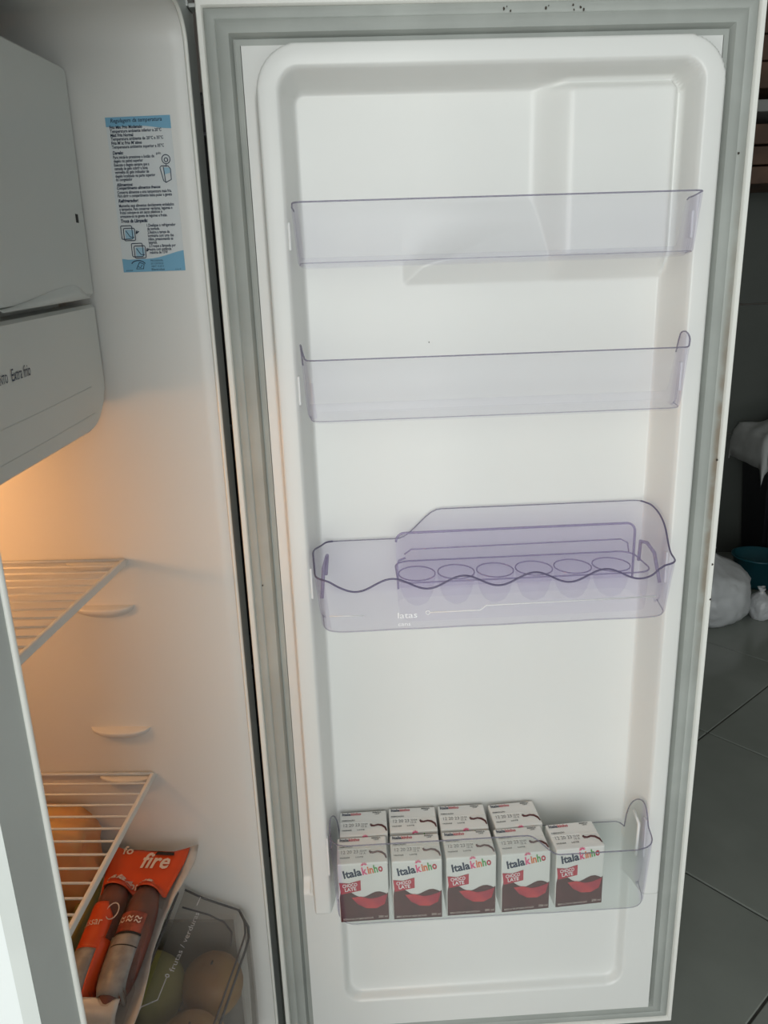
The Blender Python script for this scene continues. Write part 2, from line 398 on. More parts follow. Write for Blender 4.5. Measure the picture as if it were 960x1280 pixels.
def pict(name, polys, fills):
    V, F = [], []
    for P, r in polys: tube_vf([MS2 @ Vector((x, y, 0)) for x, y in P], r, 5, False, V, F)
    o = mesh_obj(name, V, F, INK, stk)
    for P in fills: prism('pictogram_fill', P, .0001, BAND2, o, MS2)
cir = lambda cx, cy, r: [(cx + r * math.cos(i * PI / 10), cy + r * math.sin(i * PI / 10)) for i in range(21)]
c0 = (.057, yy(390)); c1 = (.0555, yy(490))
pict('pictogram', [(cir(*c0, .0042), .0004), (cir(c0[0], c0[1] - .0006, .0018), .0004), ([(c0[0], c0[1] - .0042), (c0[0] - .001, c1[1] + .006)], .0003),
                   ([(c1[0] - .0055, c1[1] + .0055), (c1[0] - .003, c1[1] - .007), (c1[0] - .0008, c1[1] - .0085), (c1[0] + .005, c1[1] - .006), (c1[0] + .0052, c1[1] + .004), (c1[0] + .003, c1[1] + .0068), (c1[0] - .004, c1[1] + .007), (c1[0] - .0055, c1[1] + .0055)], .0004),
                   ([(c1[0] - .001, c1[1] - .0085), (c1[0] - .002, c1[1] + .006)], .0004)], [[(c1[0] - .001, c1[1] - .001), (c1[0] + .0045, c1[1] + .0005), (c1[0] + .0045, c1[1] + .005), (c1[0] - .0015, c1[1] + .0055)]])
for (cx, cy) in ((.0095, yy(912)), (.0185, yy(1045))):
    a = [(x + cx, y + cy) for x, y in rrect(-.007, .0045, -.006, .007, .0012, 3)]; b = [(x + cx, y + cy) for x, y in rrect(-.0045, .0072, -.0075, .0045, .0014, 3)]
    arw = [(cx + .0085, cy - .001), (cx + .0115, cy + .0012), (cx + .0092, cy + .0016)]
    pict('pictogram', [(a + a[:1], .0004), (b + b[:1], .0004), ([(cx - .002, cy + .002), (cx + .002, cy - .004), (cx + .006, cy - .0045)], .0004), (arw + arw[:1], .0006)],
         [[(x + cx, y + cy) for x, y in rrect(-.003, .006, -.006, .003, .001, 2)]])
pict('brand_mark', [([(.0165 + .0075 * math.cos(a), .0068 + .0045 * math.sin(a)) for a in [PI * .08 + PI * .8 * i / 10 for i in range(11)]], .0005),
                    ([(.0178, .0095), (.0140, .0030), (.0215, .0030), (.0225, .0075), (.0178, .0095)], .0004), ([(.0160, .0055), (.0185, .0040), (.0205, .0070)], .0003)], [])

# ------------------------------------------------------------------ the open door (part of the refrigerator)
DU, DH = .545, 1.292
bm = box_bm(bmesh.new(), -.006, .551, .0065, .058, -.006, 1.298, .006, 3)
door = bm_obj('door', bm, PAINT, fr); door.location = -fo; door.rotation_euler = (0, 0, AL)
def dl(u, v, w): return (u, -v, w)
def ring_loft(name, prof, material, parent, u0, u1, w0, w1, smooth=True):
    V, F = [], []; k = len(prof)
    for d, v in prof:
        for (u, w) in ((u0 + d, w0 + d), (u1 - d, w0 + d), (u1 - d, w1 - d), (u0 + d, w1 - d)): V.append(dl(u, v, w))
    for i in range(k - 1):
        for j in range(4): F.append((i * 4 + j, i * 4 + (j + 1) % 4, (i + 1) * 4 + (j + 1) % 4, (i + 1) * 4 + j))
    o = mesh_obj(name, V, F, material, parent)
    if smooth:
        o.data.shade_smooth(); o.data.set_sharp_from_angle(angle=math.radians(50))
    return o
ring_loft('edge_lip', [(-.0062, -.008), (-.0062, .003), (-.0052, .0042), (-.001, .0042), (0, .003), (.0005, -.002)], BEAD, door, 0, DU, 0, DH)
ring_loft('gasket', [(.0, -.002), (.0012, .0015), (.004, .0035), (.010, .0035), (.0112, .0022), (.0124, .0035), (.019, .0050), (.0235, .0046), (.0255, .001), (.0268, -.003),
                     (.0280, -.003), (.0286, .0008), (.0335, .0010), (.0345, -.004)], GASK, door, 0, DU, 0, DH)
def sdf(u, w, u0, u1, w0, w1, r):
    qx = abs(u - (u0 + u1) / 2) - (u1 - u0) / 2 + r; qy = abs(w - (w0 + w1) / 2) - (w1 - w0) / 2 + r
    return math.hypot(max(qx, 0), max(qy, 0)) + min(max(qx, qy), 0) - r
def liner_v(u, w):
    s = sdf(u, w, .0705, .4735, -.6, 1.2265, .022)
    top = sm(.262, .272, w)
    lowbase = .012 * (1 - sm(.262, .285, w))
    rec = sdf(u, w, .083, .468, .080, 2.0, .022)
    base = lowbase * sm(-.006, .003, rec)
    if s < -.0125: v = 0.0
    elif s < -.001: v = .0545 * sm(-.0125, -.0005, s)
    elif s < .0180: v = .055 - .0006 * ((s - .009) / .009) ** 2
    else: v = .0544 * (1 - sm(.0180, .0255, s))
    v = base + (v - base) * top if True else v
    if s > .0255: v = max(v, base)
    inside = sm(-.010, -.026, s) if s < -.010 else 0
    lin = lambda a_, b_, x: max(0.0, min(1.0, (x - a_) / (b_ - a_)))
    lo_ = lin(1.031, 1.056, w)
    b = max(sm(.318, .358, u) * lo_, min(lin(.186, .216 + .10 * lin(1.050, 1.09, w), u), lo_) * .55 * (1 - lin(1.052, 1.112, w)))
    if s < -.010: v = max(v, .026 * b * (inside if u < .4 and w < 1.19 else 1.0) * sm(0, -.02, s + .0))
    return v
NU, NW = 260, 600
us = [.0342 + (.5108 - .0342) * i / NU for i in range(NU + 1)]; ws = [.0335 + (1.2585 - .0335) * j / NW for j in range(NW + 1)]
V = [dl(u, liner_v(u, w) + .0008, w) for w in ws for u in us]; F = []
for j in range(NW):
    for i in range(NU):
        a = j * (NU + 1) + i; F.append((a, a + 1, a + NU + 2, a + NU + 1))
mesh_obj('door_liner', V, F, WHITE, door, True)
def peg(u, v, w, r=.0042):
    V, F = [], []
    for i in range(5):
        a = PI / 2 * i / 4
        for j in range(10):
            b = 2 * PI * j / 10; V.append((u + r * math.cos(a) * math.cos(b), -v - r * 1.3 * math.sin(a), w + r * math.cos(a) * math.sin(b)))
    for i in range(4):
        for j in range(10): F.append((i * 10 + j, i * 10 + (j + 1) % 10, (i + 1) * 10 + (j + 1) % 10, (i + 1) * 10 + j))
    mesh_obj('bin_peg', V, F, WHITE, door, True)
for u, w in ((.0685, 1.113), (.4735, 1.113), (.0700, .972), (.4735, .972), (.0700, .762), (.4735, .762), (.0690, .4005), (.4735, .4005)): peg(u, .0385, w)
# marks of wear on the rubber and the edge
SPOT = mat('dirt_speck', (0.05, 0.04, 0.03), 0.8)
def speck(u, w, r, v=.0045):
    P = [(u + r * random.uniform(.6, 1.2) * math.cos(i * PI / 4), w + 1.3 * r * random.uniform(.6, 1.2) * math.sin(i * PI / 4)) for i in range(8)]
    prism('dirt_speck', P, .0003, SPOT, door, Matrix(((1, 0, 0, 0), (0, 0, -1, -v), (0, 1, 0, 0), (0, 0, 0, 1))))
for u, w, r in ((.0125, .70, .0011), (.535, 1.15, .0012), (.542, .828, .0013), (.548, .70, .0012), (.5495, .655, .0011)): speck(u, w, r)
for k in range(9): speck(.30 + .025 * (k % 4) + random.uniform(-.01, .01), 1.286 - .002 * (k // 3), random.uniform(.0005, .0012))
speck(.213, .971, .0007, .0011)
# hinge bracket at the foot of the cabinet
HB = mat('hinge_metal', (.55, .56, .54), .4, .6)
for zz in (-.030, 1.300):
    fobj(bm_obj('hinge', box_bm(box_bm(bmesh.new(), -.03, .020, .022, .036, zz, zz + .004, .001), -.024, -.018, .018, .040, zz - .0, zz + .012, .001), HB, fr))

# ------------------------------------------------------------------ door bins
def loop_plan(ub0, ub1, um0, um1, uf0, uf1, vb, vm, vf, rb=.008, rf=.022, nf=60, ns=9):
    """closed plan outline, from back-left along the left side, the front, the right side and the back; returns (u, v, tag)"""
    P = []
    c = [(ub0, vb), (um0, vm), (uf0, vf), (uf1, vf), (um1, vm), (ub1, vb)]; rad = [rb, .012, rf, rf, .012, rb]; K = 6
    arcs = []
    for i in range(K):
        p = Vector(c[i]); a = (Vector(c[i - 1]) - p).normalized(); b = (Vector(c[(i + 1) % K]) - p).normalized(); r = rad[i]
        arcs.append([tuple((p + a * r) * (1 - t) ** 2 + p * 2 * t * (1 - t) + (p + b * r) * t * t) for t in [k / 6 for k in range(7)]])
    cnt = [ns, ns, nf, ns, ns, nf // 2]
    for i in range(K):
        P += arcs[i]; s = Vector(arcs[i][-1]); e = Vector(arcs[(i + 1) % K][0])
        for k in range(1, cnt[i]): P.append(tuple(s.lerp(e, k / cnt[i])))
    return P
def build_bin(name, label, plan, floor_w, topf, material, edge_shade_mat, group, taper=.006, thick=.0016, rim_r=.0008, back=True):
    uc = sum(p[0] for p in plan) / len(plan); vc = sum(p[1] for p in plan) / len(plan)
    root = thing(name, label, 'door bin', dw(uc, vc, floor_w), (0, 0, AL), group)
    u0 = min(p[0] for p in plan); u1 = max(p[0] for p in plan); v1 = max(p[1] for p in plan)
    def inset(u, v, k):                 # k = 0 at the rim, 1 at the foot
        return (u + (uc - u) / (u1 - u0) * 2 * taper * k, v - (taper * k if v > vc else 0))
    lev = [0, .03, .08, .3, .65, 1.0]; off = [1.9, 1.25, 1.0, .75, .4, 0]
    V, F = [], []; n = len(plan); rim = []
    for h, k in zip(lev, off):
        for (u, v) in plan:
            a, b = inset(u, v, k); w = floor_w + (topf(u, v) - floor_w) * h
            V.append((a - uc, -(b - vc), w - floor_w))
    for s in range(len(lev) - 1):
        for i in range(n): F.append((s * n + i, s * n + (i + 1) % n, (s + 1) * n + (i + 1) % n, (s + 1) * n + i))
    F.append(tuple(reversed(range(n))))
    o = mesh_obj('body', V, F, material, root, True); o.data.set_sharp_from_angle(angle=math.radians(40))
    o.data.materials.append(TEND)  # sideways faces get the darker tint, edge shading put into the colour
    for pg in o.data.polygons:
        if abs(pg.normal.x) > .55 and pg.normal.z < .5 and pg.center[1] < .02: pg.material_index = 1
    sd = o.modifiers.new('thickness', 'SOLIDIFY'); sd.thickness = thick; sd.offset = 0
    ft = [(V[(len(lev) - 1) * n + i], plan[i][1]) for i in range(n)]; vb = min(p[1] for p in plan)
    k0 = max(i for i in range(n) if not plan[i][1] < vb + .002 or i < n // 3)            # the back run comes last in the outline
    tube('rim', [p for p, v in ft[:k0 + 1] if back or v > .050], rim_r, edge_shade_mat, root, 6)  # added tube that draws the dark line along the clear edge
    if back: tube('back_edge_shade', [p for p, v in ft[k0:]] + [ft[0][0]], rim_r * .65, TEDGE, root, 6)  # thinner tube, painted edge darkening along the back
    L = lambda u, v, w: (u - uc, -(v - vc), w - floor_w)
    tube('foot_edge_shade', [V[n + i] for i in range(n) if plan[i][1] > vc], rim_r * .75, TFOOT, root, 6)  # added tube, painted darkening along the bottom front edge
    return root, L
BG = 'clear bins on the fridge door'
HOOK = mat('bin_hook_white', (.85, .85, .84), .3)
def hooks(root, L, w0, w1, u0=.0735, u1=.4705, v=.05):
    for u, s in ((u0, -1), (u1, 1)):
        bm = bmesh.new(); a = L(u, v, w0); box_bm(bm, a[0] - .0012, a[0] + .0012, a[1] - .004, a[1] + .004, 0, w1 - w0, .001)
        o = bm_obj('hook', bm, HOOK, root); o.location = (0, 0, a[2])
# top bin
pl1 = loop_plan(.0815, .4635, .0775, .4660, .0815, .4555, .032, .058, .108, .005, .010)
b1, L1 = build_bin('door_bin', 'shallow clear door bin, empty, topmost of the four', pl1, 1.0500,
                   lambda u, v: 1.060 + .0435 * sm(.034, .052, v), TCLEAR, TEDGE, BG, taper=.0035, back=False)
hooks(b1, L1, 1.066, 1.092)
pl2 = loop_plan(.0815, .4635, .0770, .4660, .0830, .4545, .032, .058, .110, .005, .014)
def top2(u, v):
    t = .9130 + .0510 * sm(.034, .060, v)
    if u < .085 or u > .452: t += .0130 * max(0, 1 - ((v - .074) / .030) ** 2) ** .5 if abs(v - .074) < .030 else 0
    return t
b2, L2 = build_bin('door_bin', 'empty clear door bin with rounded end tabs, second from top', pl2, .9035, top2, TCLEAR, TEDGE, BG, taper=.004, back=False)
hooks(b2, L2, .915, .945)
pl3 = loop_plan(.0895, .4545, .0765, .4675, .0820, .4560, .005, .048, .116, .008, .020, nf=110)
def top3(u, v):
    if v > .100:
        e = sm(.085, .105, u) * (1 - sm(.428, .446, u))
        return .7450 + e * (-.0075 + .0062 * math.cos(2 * PI * (u - .1595) / .0735))
    if v < .014: return .7505 + (.0335 * sm(.172, .222, u))
    if u > .27:
        return .7840 - (.0390) * sm(.020, .088, v)
    return .7505 + .004 * sm(.01, .05, v) - .0095 * sm(.06, .1, v)
b3, L3 = build_bin('door_bin', 'lilac clear door bin with wavy front edge, holding the egg tray', pl3, .6830, top3, TLIL, TEDGEL, BG, taper=.005, rim_r=.0010)
hooks(b3, L3, .700, .736)
for u, s in ((.086, 1), (.4485, -1)):          # moulded finger tabs inside both ends
    P = [L3(u + s * .000, .090, .715), L3(u + s * .003, .078, .745), L3(u + s * .006, .064, .752), L3(u + s * .006, .046, .748), L3(u + s * .003, .036, .722)]
    tube('finger_tab', P, .0020, TEGGR, b3, 8)
MF3 = lambda u, w: Matrix.Translation(Vector(L3(u, .1178, w))) @ Matrix(((1, 0, 0, 0), (0, 0, -1, 0), (0, 1, 0, 0), (0, 0, 0, 1)))
def fline(name, pts, r, parent, L, v): tube(name, [L(u, v, w) for u, w in pts], r, PRINT, parent, 5)
fline('printed_line', [(.0942, .7050), (.1296, .7040)], .0006, b3, L3, .1145)
fline('printed_line', [(.198, .7042), (.2501, .7040), (.2568, .7090), (.4345, .7100)], .0007, b3, L3, .1145)
tube('printed_ring', [L3(.1959 + .0021 * math.cos(i * PI / 8), .1145, .7042 + .0021 * math.sin(i * PI / 8)) for i in range(16)], .0006, PRINT, b3, 5, True)
TextSheet().add('latas', 0, 0, .0095, .020).add('cans', 0, -.0085, .006, .013).build('lettering', PRINT, b3, MF3(.1645, .7005))
pl4 = loop_plan(.0895, .4545, .0760, .4680, .0795, .4585, .005, .048, .110, .008, .022, nf=90)
def top4(u, v):
    if v > .100: return .4180 - .0290 * sm(.306, .346, u) if u < .44 else .390
    if v < .014: return .3445
    if u < .2:
        k = max(0, 1 - ((v - .045) / .030) ** 2) ** .5 if abs(v - .045) < .030 else 0
        return max(.3445 + .060 * k, .3445 + (.4180 - .3445) * sm(.045, .095, v))
    k = max(0, 1 - ((v - .050) / .034) ** 2) ** .5 if abs(v - .050) < .034 else 0
    return max(.3445 + .062 * k, .3445 + (.390 - .3445) * sm(.03, .075, v))
b4, L4 = build_bin('door_bin', 'clear door bin full of small juice cartons, lowest of the four', pl4, .2990, top4, TFROST, TEDGE, BG, taper=.004)
hooks(b4, L4, .330, .385, .0725, .4690, .052)
for s, u in ((1, .459), ):
    tube('moulded_slot', [L4(u, .040, .388), L4(u - .001, .060, .384), L4(u - .003, .062, .340)], .002, HOOK, b4, 6)

# egg tray standing in the third bin
def egg_tray():
    uc, vc, wb_ = .3010, .062, .6850
    root = thing('egg_tray', 'lilac clear egg tray with round cups in the wavy-edged bin', 'egg tray', dw(uc, vc, wb_), (0, 0, AL))
    L = lambda u, v, w: (u - uc, -(v - vc), w - wb_)
    P = rrect(.1670, .4380, .030, .098, .016, 5); n = len(P)
    V, F = [], []
    for w, e in ((.7310, 0), (.7190, .0005), (.7000, .002), (.6870, .0035)):
        for u, v in P: V.append(L(u + (.3 - u) * e * 4, v + (.062 - v) * e * 8, w))
    for s in range(3):
        for i in range(n): F.append((s * n + i, (s + 1) * n + i, (s + 1) * n + (i + 1) % n, s * n + (i + 1) % n))
    mesh_obj('skirt', V, F, TEGG, root, True)
    tube('rim', [L(u, v, .7312) for u, v in P], .0009, TEGGR, root, 6, True)  # tube in the darker tint draws the tray's dark edge line
    # tall back plate with rounded upper corners, thick
    B = [L(u, 0, w) for u, w in [(.1690, .700), (.4400, .700)] + [(.4400 - .010 + .010 * math.cos(a), .7560 + .010 * math.sin(a)) for a in [PI / 2 * k / 6 for k in range(7)]]
         + [(.1690 + .010 - .010 * math.sin(a), .7560 + .010 * math.cos(a)) for a in [PI / 2 * k / 6 for k in range(7)]]]
    n = len(B); V = [(x, -(.029 - vc), z) for x, y, z in B] + [(x, -(.033 - vc), z) for x, y, z in B]
    F = [tuple(range(n)), tuple(reversed(range(n, 2 * n)))] + [(i, n + i, n + (i + 1) % n, (i + 1) % n) for i in range(n)]
    mesh_obj('back_plate', V, F, TEGG, root)
    tube('plate_edge', [(x, -(.034 - vc), z) for x, y, z in B[1:]] , .0014, TEGGR, root, 6)
    tube('plate_edge', [L(u, .0345, w) for u, w in ((.178, .741), (.186, .7465), (.30, .747), (.424, .7475), (.432, .743), (.434, .732))], .0008, TEGGR, root, 6)
    # front frame: two posts and a top bar that hold the eggs
    tube('front_frame', [L(.1672, .090, .722), L(.1668, .088, .748), L(.1690, .086, .7525), L(.176, .086, .755)], .0012, TEGGR, root, 6)
    for k in range(6):
        u = .1895 + k * .0430; prof = [(.0200, .7280), (.0205, .7262), (.0196, .7180), (.0170, .7060), (.0125, .6970), (.006, .6925), (.0006, .6915)]
        V, F = [], []; N = 24
        for r, w in prof:
            for j in range(N): V.append(L(u + r * math.cos(2 * PI * j / N), .062 + 1.12 * r * math.sin(2 * PI * j / N), w))
        for i in range(len(prof) - 1):
            for j in range(N): F.append((i * N + j, i * N + (j + 1) % N, (i + 1) * N + (j + 1) % N, (i + 1) * N + j))
        c = mesh_obj('egg_cup', V, F, TEGG, root, True)
        tube('cup_rim', V[:N], .0008, TEGGR, c, 5, True)
    return root
egg_tray()

# ------------------------------------------------------------------ juice cartons
CARD = mat('carton_white', (.80, .79, .76), .35, var=.02, scale=30)
BROWN = mat('print_chocolate', (.105, .022, .024), .4, var=.3, scale=60)
REDB = mat('print_banner_red', (.50, .028, .055), .4)
REDS = mat('print_swoosh_red', (.62, .05, .06), .4, alt=(.40, .02, .05), scale=50)
PINK = mat('print_pink', (.80, .10, .25), .4); NAVY = mat('print_navy', (.02, .03, .07), .4); GREEN = mat('print_green', (.10, .35, .08), .4)
ORNG = mat('print_orange', (.75, .18, .04), .4); GREYP = mat('print_grey', (.16, .15, .15), .5); CREAMP = mat('print_cream', (.72, .62, .56), .5)
BW, BD, BH = .0595, .0445, .0835
_boxes = {}
def box_parts():
    """meshes of one carton: x = across, y = depth (front at -BD/2), z = up; made once, shared by all copies"""
    R = Matrix(((1, 0, 0, 0), (0, 0, -1, 0), (0, 1, 0, 0), (0, 0, 0, 1)))
    FM = Matrix.Translation((-BW / 2, -BD / 2 - .0003, 0)) @ R; FM2 = Matrix.Translation((-BW / 2, -BD / 2 - .0006, 0)) @ R
    TM = Matrix.Translation((-BW / 2, -BD / 2, BH + .0003))
    root = bpy.data.objects.new('proto', None); link(root)
    bm = box_bm(bmesh.new(), -BW / 2, BW / 2, -BD / 2, BD / 2, 0, BH, .0016, 2); bm_obj('carton', bm, CARD, root)
    # fold seam and side ears
    box('top_seam', -BW / 2 + .001, BW / 2 - .001, .0005, .0022, BH - .0003, BH + .0006, CARD, root)
    wv = [(0.001, .001), (BW - .001, .001), (BW - .001, .040)] + [(BW * t, .037 + .006 * math.sin(t * 9 + .6) * (1 - t * .4) + .006 * (1 - t)) for t in (.95, .9, .82, .74, .66, .58, .5, .42, .34, .26, .18, .1, .05)] + [(.001, .036)]
    prism('chocolate_splash', wv, .0002, BROWN, root, FM)
    sw = [(.015, .036), (.022, .026), (.032, .0195), (.044, .0185), (.054, .024), (.0575, .038), (.052, .036), (.045, .0335), (.036, .033), (.026, .0365)]
    prism('red_swoosh', sw, .0002, REDS, root, FM2)
    bn = [(.0012, .0580), (.0028, .0415), (.0265, .0455), (.0265, .0600), (.013, .0562)]
    b = prism('flavour_banner', bn, .0002, REDB, root, FM2)
    TextSheet().add('CHOCO', .0052, .0508, .0068, .0175, rot=.10, bold=.02).add('LATE', .0078, .0452, .0068, .0135, rot=.10, bold=.02).build('flavour_lettering', PRINT, b, Matrix.Translation((-BW / 2, -BD / 2 - .0010, 0)) @ R)
    lt = dict(rot=.16, bold=.035); ca, sa = math.cos(.16), math.sin(.16)
    def at(d): return (.0072 + d * ca, .0635 + d * sa)
    def word(s, d, w, m_, nm='logo'):
        x, y = at(d); return TextSheet().add(s, x, y, .0150, w, **lt).build(nm, m_, root, FM)
    word('Itala', 0, .0218, NAVY); word('k', .0225, .0062, PINK); word('in', .0292, .0068, ORNG); word('h', .0366, .0046, GREEN); word('o', .0416, .0056, REDB)
    V, F = [], []
    for k in range(6):
        a = .3 + PI * .9 * k / 5; c = at(.0255); c = (c[0] - .001, c[1] + .0130)
        tube_vf([FM @ Vector((c[0] + .0012 * math.cos(a), c[1] + .0012 * math.sin(a), 0)), FM @ Vector((c[0] + .0038 * math.cos(a), c[1] + .0038 * math.sin(a), 0))], .0005, 5, False, V, F)
    mesh_obj('logo_star', V, F, PINK, root)
    TextSheet().add('200 ml', .046, .0042, .0045, .011).add('BEBIDA LACTEA UHT SABOR CHOCOLATE', .004, .0035, .0035, .036).build('small_print', CREAMP, root, FM2)
    # top face: little logo at the rear, codes in the middle, a brown squiggle
    TextSheet().add('Itala', .0030, .0375, .0070, .0110, bold=.03).build('top_logo', NAVY, root, TM); TextSheet().add('kinho', .0142, .0375, .0070, .0130, bold=.03).build('top_logo', REDB, root, TM)
    TextSheet().add('BEBIDA', .0420, .0400, .0030, .0110, bold=.02).add('UHT', .0450, .0370, .0030, .006, bold=.02).build('top_small_print', INKB, root, TM)
    TextSheet().add('FABRICAÇÃO', .0030, .0270, .0032, .0160, bold=.02).build('top_small_print', INKB, root, TM)
    TextSheet().add('VALIDADE', .0030, .0090, .0030, .0120, bold=.02).build('top_small_print', INKB, root, TM); TextSheet().add('LOTE', .0220, .0090, .0030, .009, bold=.02).build('top_small_print', INKB, root, TM)
    TextSheet().add('12 20 23', .0050, .0165, .0080, .0200).add('22:04', .0270, .0185, .0050, .0080).add('10 A', .0270, .0140, .0050, .0070).build('date_code', GREYP, root, TM)
    tube('squiggle', [(-BW / 2 + x, -BD / 2 + y, BH + .0002) for x, y in ((.0390, .0190), (.0400, .0165), (.0430, .0160), (.0480, .0175), (.0530, .0160), (.0570, .0115), (.0580, .0060))], [.0013, .0016, .0012, .0012, .0014, .0013, .0008], BROWN, root, 6)
    return root
proto = box_parts()
def place_carton(u, v, w, rz, label, tip=0.0, first=[True]):
    r = bpy.data.objects.new('juice_carton', None); r.empty_display_size = .02; link(r)
    r.location = dw(u, v, w); r.rotation_euler = (tip, 0, AL + rz); tag(r, label, 'juice carton', 'small chocolate drink cartons in the lowest door bin')
    for ch in proto.children:
        c = ch.copy(); COL.objects.link(c); c.parent = r
        for g_ in ch.children:
            d = g_.copy(); COL.objects.link(d); d.parent = c
FV, RV, BZ = .0775, .0300, .3010
ordn = ['leftmost', 'second from the left', 'middle', 'fourth from the left']
for k, (u, rz) in enumerate(((.1165, .01), (.1795, .0), (.2435, .0), (.3100, -.035))):
    pass
cart = [(.1150, FV, .010, 'white juice carton in the front row, leftmost behind the cloudy bin end'),
        (.1790, FV + .001, -.006, 'white juice carton in the front row, second from the left end'),
        (.2432, FV, .006, 'white juice carton, middle one of the five in the front row'),
        (.3078, FV - .001, .045, 'slightly turned juice carton in the front row, fourth from the left'),
        (.3735, FV - .004, .055, 'juice carton at the right end of the front row beside empty space')]
for u, v, rz, lab in cart: place_carton(u, v, BZ, rz, lab)
back = [(.1175, RV + .0005, .004, 'juice carton in the back row, leftmost, only its top showing'),
        (.1800, RV - .002, -.012, 'juice carton in the back row, second from left, only top showing'),
        (.2432, RV - .0015, -.010, 'juice carton in the back row, third from left, only top showing'),
        (.3095, RV - .0005, .060, 'juice carton at the right end of the back row, slightly turned')]
for u, v, rz, lab in back: place_carton(u, v, BZ, rz, lab)
for ch in list(proto.children):
    for g_ in list(ch.children): bpy.data.objects.remove(g_)
    bpy.data.objects.remove(ch)
bpy.data.objects.remove(proto)

# ------------------------------------------------------------------ wire shelves
def wire_shelf(z, label):
    root = thing('wire_shelf', label, 'shelf', (-.32, -.23, z), (0, 0, 0), 'white wire shelves inside the fridge')
    o = Vector(root.location); L = lambda x, y, zz: Vector((x, y, zz)) - o
    y0, y1 = LY0 + .003, -.003
    for k in range(22):
        y = -.0040 - .0206 * k - .0
        if y < y0 + .006: break
        if k == 0: continue
        tube('wire', [L(-.525, y, z + .0005), L(-.150, y, z + .0005), L(-.1475, y, z - .003)], .0014, WIRE, root, 6)
    bm = box_bm(bmesh.new(), -.1505, -.1455, y0, y1, z - .0075, z + .0015, .0014)
    ob = bm_obj('front_bar', bm, WIRE, root); ob.location = -o
    tube('rear_bar', [L(-.523, y0, z - .002), L(-.523, y1, z - .002)], .0022, WIRE, root, 8)
    tube('side_wire', [L(-.525, y1 - .001, z), L(-.148, y1 - .001, z)], .0020, WIRE, root, 8); tube('side_wire', [L(-.525, y0 + .001, z), L(-.148, y0 + .001, z)], .0020, WIRE, root, 8)
    tube('cross_bar', [L(-.34, y0, z - .003), L(-.34, y1, z - .003)], .0020, WIRE, root, 8)
wire_shelf(.7350, 'white wire shelf just below the lamp, empty, upper of two')
wire_shelf(.4470, 'white wire shelf above the packaged food, lower of two')

# ------------------------------------------------------------------ crisper drawer with fruit
CZ = .2645
cov = thing('crisper_cover', 'glass cover plate above the fruit drawer, carrying packaged food', 'shelf', (-.33, -.23, CZ))
co = Vector(cov.location)
o = box('glass_plate', -.530, -.135, LY0 + .004, -.0085, CZ, CZ + .005, GLASS, cov, .001); o.location = -co
o = box('front_edge', -.1345, -.1325, LY0 + .004, -.0085, CZ, CZ + .005, TSMOKER, cov, .0006); o.location = -co
dr = thing('vegetable_crisper', 'smoky clear plastic crisper full of fruit at the refrigerator bottom', 'crisper', (-.25, -.23, .022))
do = Vector(dr.location)
def fx(y): return -.030 + .080 * max(y + .012, -.20)
def drawer():
    N = 24; V, F = [], []
    ya, yb = LY0 + .012, -.0095
    secs_ = []
    for k in range(N + 1):
        y = yb + (ya - yb) * k / N
        e = max(0, 1 - (k / 2.5)) ** 2 + max(0, 1 - ((N - k) / 2.5)) ** 2      # rounded ends
        f = fx(y) - .020 * e
        secs_.append([(f - .010, y, .026), (f - .002, y, .045), (f, y, .120), (f, y, .230 - .004 * e), (f - .004, y, .2375), (f - .050, y, .2570), (-.1235, y, .2710)])
    m_ = len(secs_[0])
    for s in secs_: V += [Vector(p) - do for p in s]
    for k in range(N):
        for j in range(m_ - 1): F.append((k * m_ + j, (k + 1) * m_ + j, (k + 1) * m_ + j + 1, k * m_ + j + 1))
    o = mesh_obj('front_panel', V, F, TSMOKE, dr, True); o.modifiers.new('t', 'SOLIDIFY').thickness = .0022
    for j, r in ((3, .0016), (4, .0013)):
        tube('panel_edge', [Vector(s[j]) - do for s in secs_], r, TSMOKER, dr, 6)
    tube('end_edge', [Vector(p) + Vector((.000, 0, .001)) - do for p in secs_[0][3:]], .0014, TSMOKER, dr, 6)
    tube('inner_edge', [Vector((x, y, z)) - do for x, y, z in ((-.118, -.040, .2730), (-.085, -.040, .2610), (-.064, -.044, .2530), (-.052, -.056, .2490), (-.049, -.075, .2480))], .0011, TSMOKER, dr, 6)
    # tub: floor, two side walls, back
    bm = bmesh.new(); box_bm(bm, -.46, -.045, ya + .004, yb - .004, .024, .027); box_bm(bm, -.46, -.062, yb - .004, yb - .0015, .024, .225); box_bm(bm, -.46, -.075, ya + .0015, ya + .004, .024, .225); box_bm(bm, -.463, -.46, ya + .004, yb - .004, .024, .225)
    o = bm_obj('tub', bm, TSMOKE, dr); o.location = -do
    # printed words and guide line on the sloping front
    x0 = -.0965; y0 = -.040; nx = Vector((-.940, 0, .305))           # up the slope
    def Q(d, y): return Vector((-.068, y, .2515)) + Vector((-.050, 0, .0205)) * d + Vector((.08 * (y + .012), 0, .001))
    M = frame(Q(.52, -.128) + Vector((0, 0, .0006)) - do, (.080, 1, 0), (-.050, 0, .0205))
    TextSheet().add('frutas / verduras', 0, 0, .0090, .088).build('lettering', PRINT, dr, M)
    tube('printed_line', [Q(.66, -.030) - do, Q(.66, -.016) - do], .0005, PRINT, dr, 5)
    tube('printed_line', [Q(.62, -.136) - do, Q(.60, -.165) - do, Q(.85, -.178) - do, Q(.92, -.21) - do, Q(.92, -.40) - do], .0008, PRINT, dr, 5)
    tube('printed_ring', [Q(.62 + .04 * math.sin(i * PI / 6), -.134 + .0018 * math.cos(i * PI / 6)) - do for i in range(12)], .0007, PRINT, dr, 5, True)
drawer()
